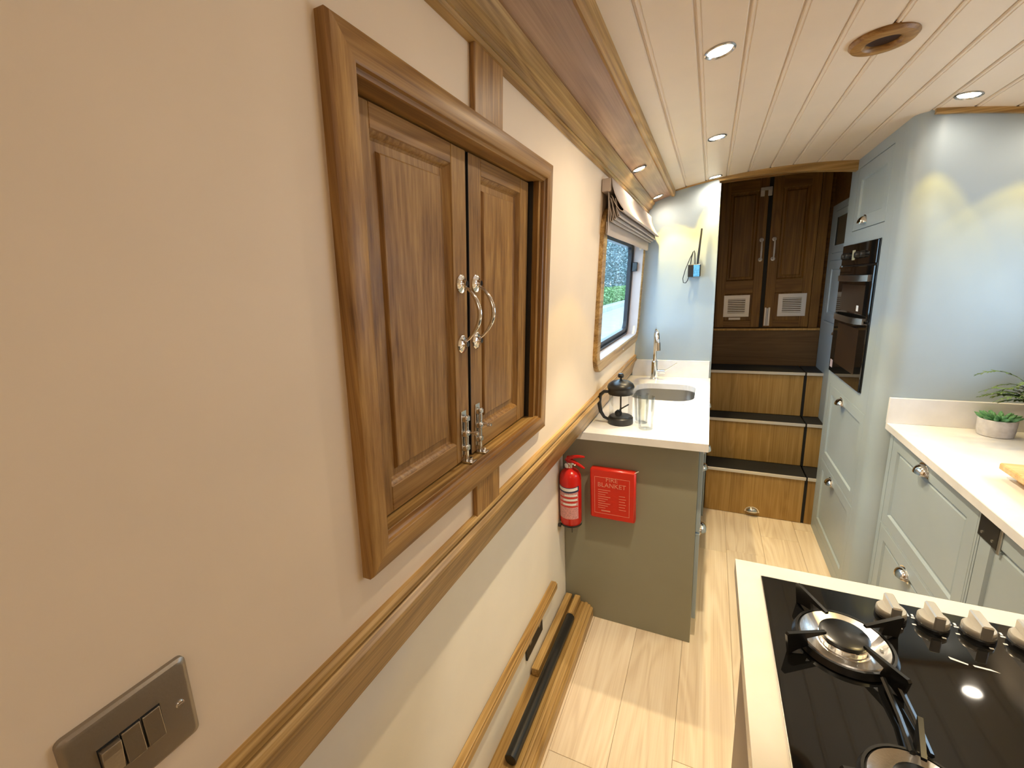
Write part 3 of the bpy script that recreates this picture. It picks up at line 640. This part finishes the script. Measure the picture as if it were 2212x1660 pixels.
# stern surround: dark timber around the hatchway
WHS = lambda p: Vector((1.26-p[2], p[0], p[1]))
m = MB(); m.box((-.05, 3.425, 0), (1.26, 3.44, 2.2)); struct(m.build('wall_stern', 'sternX'))
m = MB(); m.box((-.03, 2.755, 0), (.019, 3.42, 2.12)); struct(m.build('wall_stern_port', 'sternX'))
m = MB(); m.box((.664, 2.83, 1.872), (.70, 3.42, 2.12)); struct(m.build('wall_stern_starboard', 'sternX'))
m = MB(); m.box((-.05, 2.757, 1.975), (1.26, 2.768, 2.16)); struct(m.build('trim_11', 'sternX'))
m = MB(); m.f = WHS; m.plate(rect(-1.31, 3.44, -.03, 2.16), [rect(1.1, 2.0, 1.1, 1.70)], 0, .02); struct(m.build('wall_hull_starboard', 'hull'))
m = MB(); m.box((-.05, 2.755, 2.125), (1.26, 3.44, 2.15)); struct(m.build('trim_10', 'sternX'))
# cabinet beside the steps
ac = thing('glazed_cabinet', (.66, 3.1, 0), 'grey-green cabinet beside the steps with a small glazed door over drawers', 'cabinet')
m = MB(); m.box((.664, 2.825, 0), (1.0, 3.391, 1.869)); m.build('carcass', 'paint', ac)
F2 = FX(.658)
m = MB(F2); m.plate(rect(2.826, 3.390, 0, 1.869), [rect(2.90, 3.30, 1.585, 1.83), rect(2.86, 3.32, 1.18, 1.545)], -.006, .0); m.build('face_frame', 'paint', ac)
m = MB(F2); m.plate(rect(2.903, 3.297, 1.588, 1.827), [rect(2.95, 3.255, 1.63, 1.79)], -.004, .002); dd = m.build('glazed_door', 'paint', ac)
m = MB(F2); m.box((2.95, 1.63, -.003), (3.255, 1.79, -.001)); m.build('pane', mat('dark_pane', (.05, .06, .05), .08), dd)
m = MB(F2); m.box((3.235, 1.63, -.001), (3.25, 1.79, .001)); m.build('glazing_bar', 'dark', dd)
front(F2, 2.863, 3.317, 1.183, 1.542, ac, 'drawer', 'paint', cup=(2.95, 1.49))
m = MB(F2); m.box((2.84, .50, 0), (3.36, 1.165, .002)); o = m.build('lower_door', 'paint', ac); cup_pull(F2, 2.95, 1.13, .002, o)
# ================================================================ TALL OVEN HOUSING
tc_ = thing('oven_housing', (.61, 2.5, 0), 'tall duck-egg cabinet housing the oven with one door over and two drawers under', 'cabinet')
F1 = FX(.610)
holes = [rect(2.250, 2.700, 1.662, 1.948), rect(2.252, 2.782, .957, 1.603), rect(2.172, 2.768, .460, .886), rect(2.172, 2.768, .060, .456)]
m = MB(F1); m.plate([(2.1605, 0), (2.822, 0), (2.822, cz(.61)+.003), (2.1605, cz(.61)+.003)], holes, -.020, 0); m.build('face_frame', 'paint', tc_)
m = MB(); m.box((.652, 2.150, 0), (1.0, 2.822, 1.93)); m.build('carcass', 'dark', tc_)
m = MB(); m.box((.62, 2.810, 0), (1.0, 2.824, 1.985)); m.build('side_panel', 'paint', tc_)
front(F1, 2.2525, 2.698, 1.665, 1.9455, tc_, 'upper_door', 'paint', cup=(2.520, 1.688), raised=False, inset=.06)
front(F1, 2.1735, 2.7665, .4615, .8845, tc_, 'drawer', 'paint', cup=(2.520, .836), raised=False)
front(F1, 2.1735, 2.7665, .0615, .4545, tc_, 'drawer', 'paint', cup=(2.530, .404), raised=False)
m = MB(F1); m.lathe([(.004, 0), (.004, .001)], (2.600, 1.712, 0), (0, 0, 1), 8); m.build('keyhole', 'dark', tc_)
ov = thing('built_in_oven', (.60, 2.5, .96), 'black glass double oven with steel bar handles set in the tall cabinet', 'oven')
m = MB(F1); m.box((2.254, .958, -.022), (2.780, 1.602, .004), .002); m.build('body', 'black', ov)
m = MB(F1); m.box((2.254, 1.505, .004), (2.780, 1.601, .010), .002); cp = m.build('control_panel', 'gloss', ov)
for u in (2.42, 2.50, 2.66, 2.72):
    m = MB(F1); m.lathe([(.016, 0), (.015, .012), (.012, .016)], (u, 1.548, .010), (0, 0, 1), 16); m.build('control_knob', 'black', cp, smooth=40)
m = MB(F1); m.box((2.555, 1.527, .010), (2.600, 1.572, .011)); m.build('clock_display', mat('display', (.45, .43, .30), .3), cp)
m = MB(F1); m.box((2.254, 1.262, .004), (2.780, 1.498, .012), .003); d1 = m.build('grill_door', 'gloss', ov)
m = MB(F1); m.box((2.254, .960, .004), (2.780, 1.255, .012), .003); d2 = m.build('oven_door', 'gloss', ov)
for d_, z, zz in ((d1, 1.445, 1.445), (d2, 1.262, 1.262)):
    pts = [(2.300+(2.734-2.300)*i/12, z, .012+.030*(1-((i-6)/6)**4)) for i in range(13)]
    m = MB(F1); L_ = []
    for u, v_, d in pts: L_.append([(u, v_-.014, d), (u, v_+.014, d), (u, v_+.013, d+.006), (u, v_-.013, d+.006)])
    m.rings(L_, True, True); m.build('bar_handle', 'steel', d_, smooth=30)
m = MB(F1); m.box((2.335, 1.290, .012), (2.700, 1.415, .0123)); m.build('window_glass', 'ovenint', d1)
m = MB(F1); m.box((2.350, 1.02, .012), (2.690, 1.225, .0123)); m.build('window_glass', 'ovenint', d2)
m = MB(F1); m.box((2.395, 1.300, .0125), (2.425, 1.325, .013)); m.build('badge', 'white', d1)
m = MB(F1); m.box((2.715, .985, .0125), (2.760, 1.025, .013)); m.build('badge', mat('sticker', (.5, .42, .5), .4), d2)
# ================================================================ STARBOARD BASE UNITS
def FR(p): return FX(.660)(p)
bc = thing('drawer_cabinet', (.66, 1.7, 0), 'duck-egg base cabinet with two deep panelled drawers beside the tall oven cabinet', 'cabinet')
m = MB(FR); m.plate(rect(1.398, 2.030, 0, .873), [rect(1.406, 2.000, .500, .862), rect(1.406, 2.000, .075, .492)], -.018, 0); m.build('face_frame', 'paint', bc)
m = MB(); m.box((.70, 1.398, .02), (1.15, 2.030, .85)); m.build('carcass', 'dark', bc)
front(FR, 1.408, 1.998, .502, .860, bc, 'drawer', 'paint', cup=(1.728, .822)); front(FR, 1.408, 1.998, .077, .490, bc, 'drawer', 'paint', cup=(1.738, .430))
dc = thing('dishwasher_cabinet', (.66, 1.1, 0), 'duck-egg door unit with a black catch plate under the worktop edge', 'cabinet')
m = MB(FR); m.plate(rect(.78, 1.396, 0, .873), [rect(.79, 1.388, .075, .862)], -.018, 0); m.build('face_frame', 'paint', dc)
m = MB(); m.box((.70, .78, .02), (1.15, 1.396, .85)); m.build('carcass', 'dark', dc)
front(FR, .792, 1.386, .077, .860, dc, 'door', 'paint', cup=(1.10, .822))
m = MB(FR); m.box((1.312, .800, .0), (1.394, .860, .003), .001)
cpx = m.build('catch_plate', 'black', dc)
for u in (1.33, 1.375):
    m = MB(FR); m.lathe([(.004, 0), (.004, .002)], (u, .815, .003), (0, 0, 1), 8); m.build('screw', 'steel', cpx)
m = MB(FR); m.box((1.300, .795, 0), (1.309, .862, .004), .001); m.build('striker', 'steel', cpx)
nc = thing('end_cabinet', (.66, .3, 0), 'plain duck-egg cabinet next to the hob peninsula, last in the row', 'cabinet')
m = MB(FR); m.box((-.3, 0, -.5), (.776, .873, 0)); m.build('carcass', 'paint', nc)
sw = thing('starboard_worktop', (.85, 1.2, .875), 'long white quartz worktop along the right-hand side with plant pot and board', 'worktop')
m = MB(); m.box((.640, -.3, .873), (1.12, 2.034, .900), .0015); m.build('slab', 'quartz', sw)
m = MB(); m.box((.639, 2.021, .900), (1.12, 2.034, 1.000), .001); m.build('upstand', 'quartz', sw)
# succulent pot
px_, py_ = .917, 1.964
pt = thing('succulent_pot', (px_, py_, .9), 'small grey concrete pot with a green succulent at the back of the worktop', 'plant')
m = MB(); m.lathe([(.040, 0), (.045, .002), (.0475, .020), (.0485, .058), (.0465, .060), (.044, .058), (.043, .048)], (px_, py_, .9), (0, 0, 1), 32, True, False); m.build('pot', 'pot', pt, smooth=40)
m = MB(); m.lathe([(.044, 0), (0, .002)], (px_, py_, .948), (0, 0, 1), 20, False, False); m.build('soil', 'soil', pt)
m = MB()
for k, (n, r, tilt) in enumerate(((12, .044, .5), (10, .034, .8), (7, .022, 1.1), (4, .012, 1.4))):
    for i in range(n):
        a = 2*PI*i/n+k*.4; d = Vector((math.cos(a)*math.cos(tilt), math.sin(a)*math.cos(tilt), math.sin(tilt))); p0 = Vector((px_, py_, .950))+Vector((math.cos(a), math.sin(a), 0))*(.006+r*.25)
        L_ = r*.8+.012
        m.tube([p0, p0+d*L_*.5, p0+d*L_*.85, p0+d*L_], [.004, .0065, .0045, .0008], 6)
m.build('rosette', 'succ', pt, smooth=60)['kind'] = 'stuff'
# fern
fx, fy = 1.022, 1.895
fp = thing('potted_fern', (fx, fy, .9), 'green fern with arching fronds in a black pot at the right-hand edge', 'plant')
m = MB(); m.lathe([(.040, 0), (.046, .01), (.056, .10), (.053, .102), (.050, .09)], (fx, fy, .9), (0, 0, 1), 28, True, False); m.build('pot', 'black', fp, smooth=40)
m = MB(); m.lathe([(.050, 0), (0, .004)], (fx, fy, .985), (0, 0, 1), 16, False, False); m.build('soil', 'soil', fp)
rnd = random.Random(3)
for i in range(46):
    a = 2*PI*i/30*1.0+rnd.uniform(-.2, .2) if i >= 12 else PI+rnd.uniform(-.8, 1.0)
    ln = rnd.uniform(.12, .215) if math.cos(a) < 0.2 else rnd.uniform(.05, .08)
    if math.sin(a) > .3: ln = min(ln, .09)
    up = rnd.uniform(.06, .17); m = MB(); pts = []
    for t in range(9):
        s = t/8; pts.append(Vector((fx+math.cos(a)*ln*s, fy+math.sin(a)*ln*s*.8, .985+up*math.sin(s*PI*.62)*1.0-.02*s*s)))
    m.tube(pts, [.0014*(1-s/9)+.0003 for s in range(9)], 4)
    for j in range(1, 30):
        s = j/30; k = min(int(s*8), 7); p = pts[k].lerp(pts[k+1], s*8-k); t = (pts[k+1]-pts[k]).normalized(); sd_ = t.cross(Vector((0, 0, 1))).normalized()
        wl_ = .026*math.sin(PI*min(1, s*.9+.12))*(1-s*.35)
        for sg in (-1, 1):
            q1 = p+sd_*sg*wl_+t*.008+Vector((0, 0, rnd.uniform(-.004, .003))); h = t*.0045
            m.face([m.v(p-h), m.v(q1-h*.3), m.v(q1+h*.5), m.v(p+h)])
    m.build('frond', 'leaf', fp, weld=False)
# serving board on feet
sb_ = thing('bread_board', (.86, 1.4, .9), 'light wooden bread board on feet on the right-hand worktop', 'board')
m = MB(); m.box((.746, 1.20, .925), (1.06, 1.552, .944), .003); m.build('top', 'boardoak', sb_)
for x in (.776, 1.00):
    m = MB(); m.box((x, 1.225, .9), (x+.02, 1.530, .925), .001); m.build('foot', 'boardoak', sb_)
# ================================================================ HOB PENINSULA
pc = thing('peninsula_cabinet', (.35, .5, 0), 'beige cabinet under the hob peninsula', 'cabinet')
m = MB(); m.box((.094, .02, 0), (.62, .872, .868), .001); m.build('carcass', mat('taupe_panel', (.36, .29, .225), .5), pc)
pw_ = thing('hob_worktop', (.35, .5, .87), 'cream quartz worktop of the peninsula framing the black hob', 'worktop')
m = MB(); m.plate(rect(.073, .639, .0, .909), [rect(.120, .600, .10, .857)], .868, .900); m.build('slab', 'creamquartz', pw_, bevel=.001)
hb = thing('gas_hob', (.36, .5, .9), 'black glass gas hob with steel burners and a row of control knobs', 'hob')
m = MB(); m.box((.116, .095, .890), (.604, .861, .9045), .0012); m.build('glass_top', 'gloss', hb)
m = MB(); m.plate(rect(.1152, .6048, .0942, .8618), [rect(.1162, .6038, .0952, .8608)], .9, .9042); m.build('edge_trim', 'steel', hb)
ZG = .9045
def burner(bx, by, s, rot, arms=4):
    m = MB(); m.lathe([(.058*s, 0), (.060*s, .009), (.0575*s, .012), (.051*s, .009), (.036*s, .003), (.034*s, .004)], (bx, by, ZG), (0, 0, 1), 40, False, True); b = m.build('burner', 'steel', hb, smooth=40)
    m = MB(); m.lathe([(.0335*s, .003), (.0335*s, .013), (.031*s, .0145), (.0, .0145)], (bx, by, ZG), (0, 0, 1), 36, False, True)
    for i in range(24):
        a = 2*PI*i/24; m.box((bx+.0325*s*math.cos(a)-.001, by+.0325*s*math.sin(a)-.001, ZG+.006), (bx+.0325*s*math.cos(a)+.0016, by+.0325*s*math.sin(a)+.0016, ZG+.012))
    m.build('flame_ring', 'chrome', b, smooth=30)
    m = MB(); m.lathe([(.031*s, .0145), (.033*s, .016), (.0325*s, .020), (.028*s, .022), (0, .0225)], (bx, by, ZG), (0, 0, 1), 36, False, True); m.build('burner_cap', 'enamel', b, smooth=30)
    m = MB(); m.tube([(bx+.046*s, by-.004, ZG), (bx+.046*s, by-.004, ZG+.012)], .002, 6); m.build('igniter', 'white', b)
    m = MB(); m.lathe([(.0605*s, .004), (.0605*s, .0115), (.064*s, .0115), (.068*s, .002)], (bx, by, ZG), (0, 0, 1), 40, False, False)
    for i in range(arms):
        a = rot+2*PI/arms*i; c, sn = math.cos(a), math.sin(a)
        def P(r, z, w): return (bx+c*r-sn*w, by+sn*r+c*w, ZG+z)
        L_ = []
        for w_ in (-.0026, .0026):
            L_.append([P(.094*s, .0, w_), P(.100*s, .034, w_), P(.097*s, .037, w_), P(.034*s, .031, w_), P(.034*s, .027, w_), P(.066*s, .024, w_), P(.062*s, .010, w_), P(.080*s, .006, w_)])
        m.rings(L_, True, True)
    m.build('pan_support', 'enamel', hb, smooth=30)
burner(.216, .722, 1.0, math.radians(31))
burner(.239, .501, .85, math.radians(76), 3)
burner(.48, .56, 1.1, math.radians(31)); burner(.46, .30, .8, math.radians(31))
m = MB()
for a, b_ in (((.246, .655), (.244, .548)), ((.262, .655), (.262, .552))):
    m.tube([(a[0], a[1], ZG+.014), ((a[0]+b_[0])/2+.003, (a[1]+b_[1])/2, ZG+.010), (b_[0], b_[1], ZG+.014)], .0035, 6)
m.build('pan_support_bridge', 'enamel', hb, smooth=50)
def hob_knob(x, y):
    m = MB(); m.lathe([(.021, 0), (.021, .005), (.0195, .007)], (x, y, ZG), (0, 0, 1), 28); k = m.build('control_knob', 'black', hb, smooth=35)
    m = MB(); m.lathe([(.0200, .007), (.0205, .009), (.0200, .016), (.0185, .018)], (x, y, ZG), (0, 0, 1), 28)
    m.box((x-.0068, y-.0225, ZG+.008), (x+.0068, y+.020, ZG+.033), .002); m.build('grip', 'knob', k, smooth=35)
for x in (.302, .356, .411, .466): hob_knob(x, .818)
m = MB()
for x in (.302, .356, .411, .466):
    for dx_, dy_, w_, h_ in ((.026, .012, .003, .007), (.031, .009, .006, .003), (.033, .014, .003, .006), (.027, -.008, .005, .003), (.004, -.026, .005, .003)):
        m.box((x+dx_, .818+dy_, ZG), (x+dx_+w_, .818+dy_+h_, ZG+.0003))
m.build('scale_marks', 'white', hb)
m = MB()
m.prism([(.352, .752), (.372, .7455), (.371, .743), (.353, .7475)], ZG, ZG+.0003, 'Z'); m.prism([(.377, .746), (.396, .7455), (.405, .742), (.396, .7425), (.378, .743)], ZG, ZG+.0003, 'Z'); m.build('emblem', 'white', hb)
# ================================================================ SWITCH PLATE
sp = thing('light_switch', WL((.117, 1.144, 0)), 'brushed pewter triple switch plate low on the cream cabin side', 'light switch')
m = MB(WL); L_ = [[(u, v, d) for u, v in rrect(.0755+i, .1595-i, 1.1015+i, 1.1855-i, .005, 4)] for i, d in ((0, 0), (0, .004), (.0022, .0062), (.004, .0066))]
m.rings(L_, True, True); m.build('plate', 'pewter', sp, smooth=30)
for i, u in enumerate((.1002, .1142, .1282)):
    m = MB(WL); a = u-.0062; b = u+.0062
    m.box((a-.0006, 1.1275, .006), (b+.0006, 1.1595, .0068)); m.build('rocker_surround', 'dark', sp)
    m = MB(WL)
    if i == 0: L_ = [[(a, 1.1285, .0066), (a, 1.158, .0066), (a, 1.158, .0125), (a, 1.150, .0118), (a, 1.1285, .008)], [(b, 1.1285, .0066), (b, 1.158, .0066), (b, 1.158, .0125), (b, 1.150, .0118), (b, 1.1285, .008)]]
    else: L_ = [[(a, 1.1285, .0066), (a, 1.158, .0066), (a, 1.158, .0080), (a, 1.150, .0082), (a, 1.1285, .0095)], [(b, 1.1285, .0066), (b, 1.158, .0066), (b, 1.158, .0080), (b, 1.150, .0082), (b, 1.1285, .0095)]]
    m.rings(L_, True, True); m.build('rocker', 'pewter2', sp, bevel=.0006)
for u in (.1482, .0868):
    m = MB(WL); m.lathe([(.0034, 0), (.0034, .001), (.0026, .0018)], (u, 1.144, .0064), (0, 0, 1), 14); m.box((u-.0026, 1.1436, .0080), (u+.0026, 1.1444, .0086)); m.build('screw', 'chrome', sp, smooth=30)
sp.location.z -= .0055; sp.location.x -= .0003
# ================================================================ LOW LEFT: ledge, battens, tube, socket
m = MB(); m.prism([(-.545, 0), (-.418, 0), (-.418, .044), (-.424, .050), (-.428, .050), (-.430, .058), (-.440, .060), (-.443, .066), (-.452, .068), (-.455, .064), (-.545, .064)], -1.2, 1.639)
tag(m.build('floor_ledge', 'railY', smooth=25), 'moulded oak ledge on the floor along the foot of the cabin side', 'trim')
m = MB(); m.box((-.5455, -1.2, .250), (-.524, 1.455, .285), .0015); m.box((-.524, -1.2, .258), (-.5185, 1.450, .282), .001); tag(m.build('wall_batten', 'railY'), 'long oak batten fixed to the wall just above the black socket', 'batten')
m = MB(); m.box((-.5400, 1.200, .0645), (-.512, 1.632, .098), .002); tag(m.build('loose_batten', 'railY'), 'loose square oak batten lying on the ledge against the wall, left of the black tube', 'batten')
m = MB(); m.box((-.500, 1.515, .0690), (-.474, 1.634, .099), .003); tag(m.build('loose_offcut', 'railY'), 'short oak offcut on the ledge at the far end of the black tube', 'batten')
m = MB(); m.lathe([(.0175, 0), (.019, .0015), (.019, .618), (.0175, .6195)], (-.484, .888, .0845), (0, 1, 0), 24); tag(m.build('black_tube', 'black', smooth=40), 'glossy black tube lying on the oak ledge', 'tube')
sk2 = thing('wall_socket', (-.54, 1.25, .20), 'dark wall socket below the oak batten, half hidden', 'socket')
m = MB(); m.box((-.5458, 1.165, .158), (-.539, 1.325, .238), .002); m.build('plate', 'black', sk2)
m = MB(); 
for y in (1.19, 1.28): m.box((-.5395, y, .205), (-.536, y+.018, .225), .001)
m.build('rocker', 'pewter', sk2)
# ================================================================ OUTSIDE: quay, bank, trees
m = MB(); m.box((-2.7, -4, .25), (-.95, 30, .66)); m.box((-3.0, -4, .25), (-2.7, 30, .80), .01)
q = m.build('quay_wall', 'quay'); tag(q, 'pale concrete quay edge outside the galley window', 'quay')
def foliage(name, n, box, size, m_, label, cat, seed):
    r_ = random.Random(seed); mb = MB()
    for i in range(n):
        p = Vector((r_.uniform(box[0], box[1]), r_.uniform(box[2], box[3]), r_.uniform(box[4], box[5])))
        a, b = r_.uniform(0, 6.28), r_.uniform(-1, 1); d1_ = Vector((math.cos(a), math.sin(a), b)).normalized()*size*r_.uniform(.6, 1.4); d2_ = d1_.cross(Vector((r_.uniform(-1, 1), r_.uniform(-1, 1), 1))).normalized()*size*.5
        mb.face([mb.v(p-d1_), mb.v(p+d2_), mb.v(p+d1_), mb.v(p-d2_)])
    o = mb.build(name, m_, weld=False); tag(o, label, cat, kind='stuff'); return o
foliage('bank_grass', 22000, (-3.9, -3.15, 2, 34, .57, 1.30), .05, 'grass', 'bright green grass and weeds on the bank outside the window', 'grass', 1)
foliage('bankside_trees', 60000, (-5.2, -4.1, 1, 44, 1.0, 5.0), .085, 'tree', 'bluish trees beyond the bank outside the window', 'trees', 2)
m = MB(); m.box((-9, -6, -.3), (-3.02, 46, .55)); struct(m.build('ground', 'grass'))
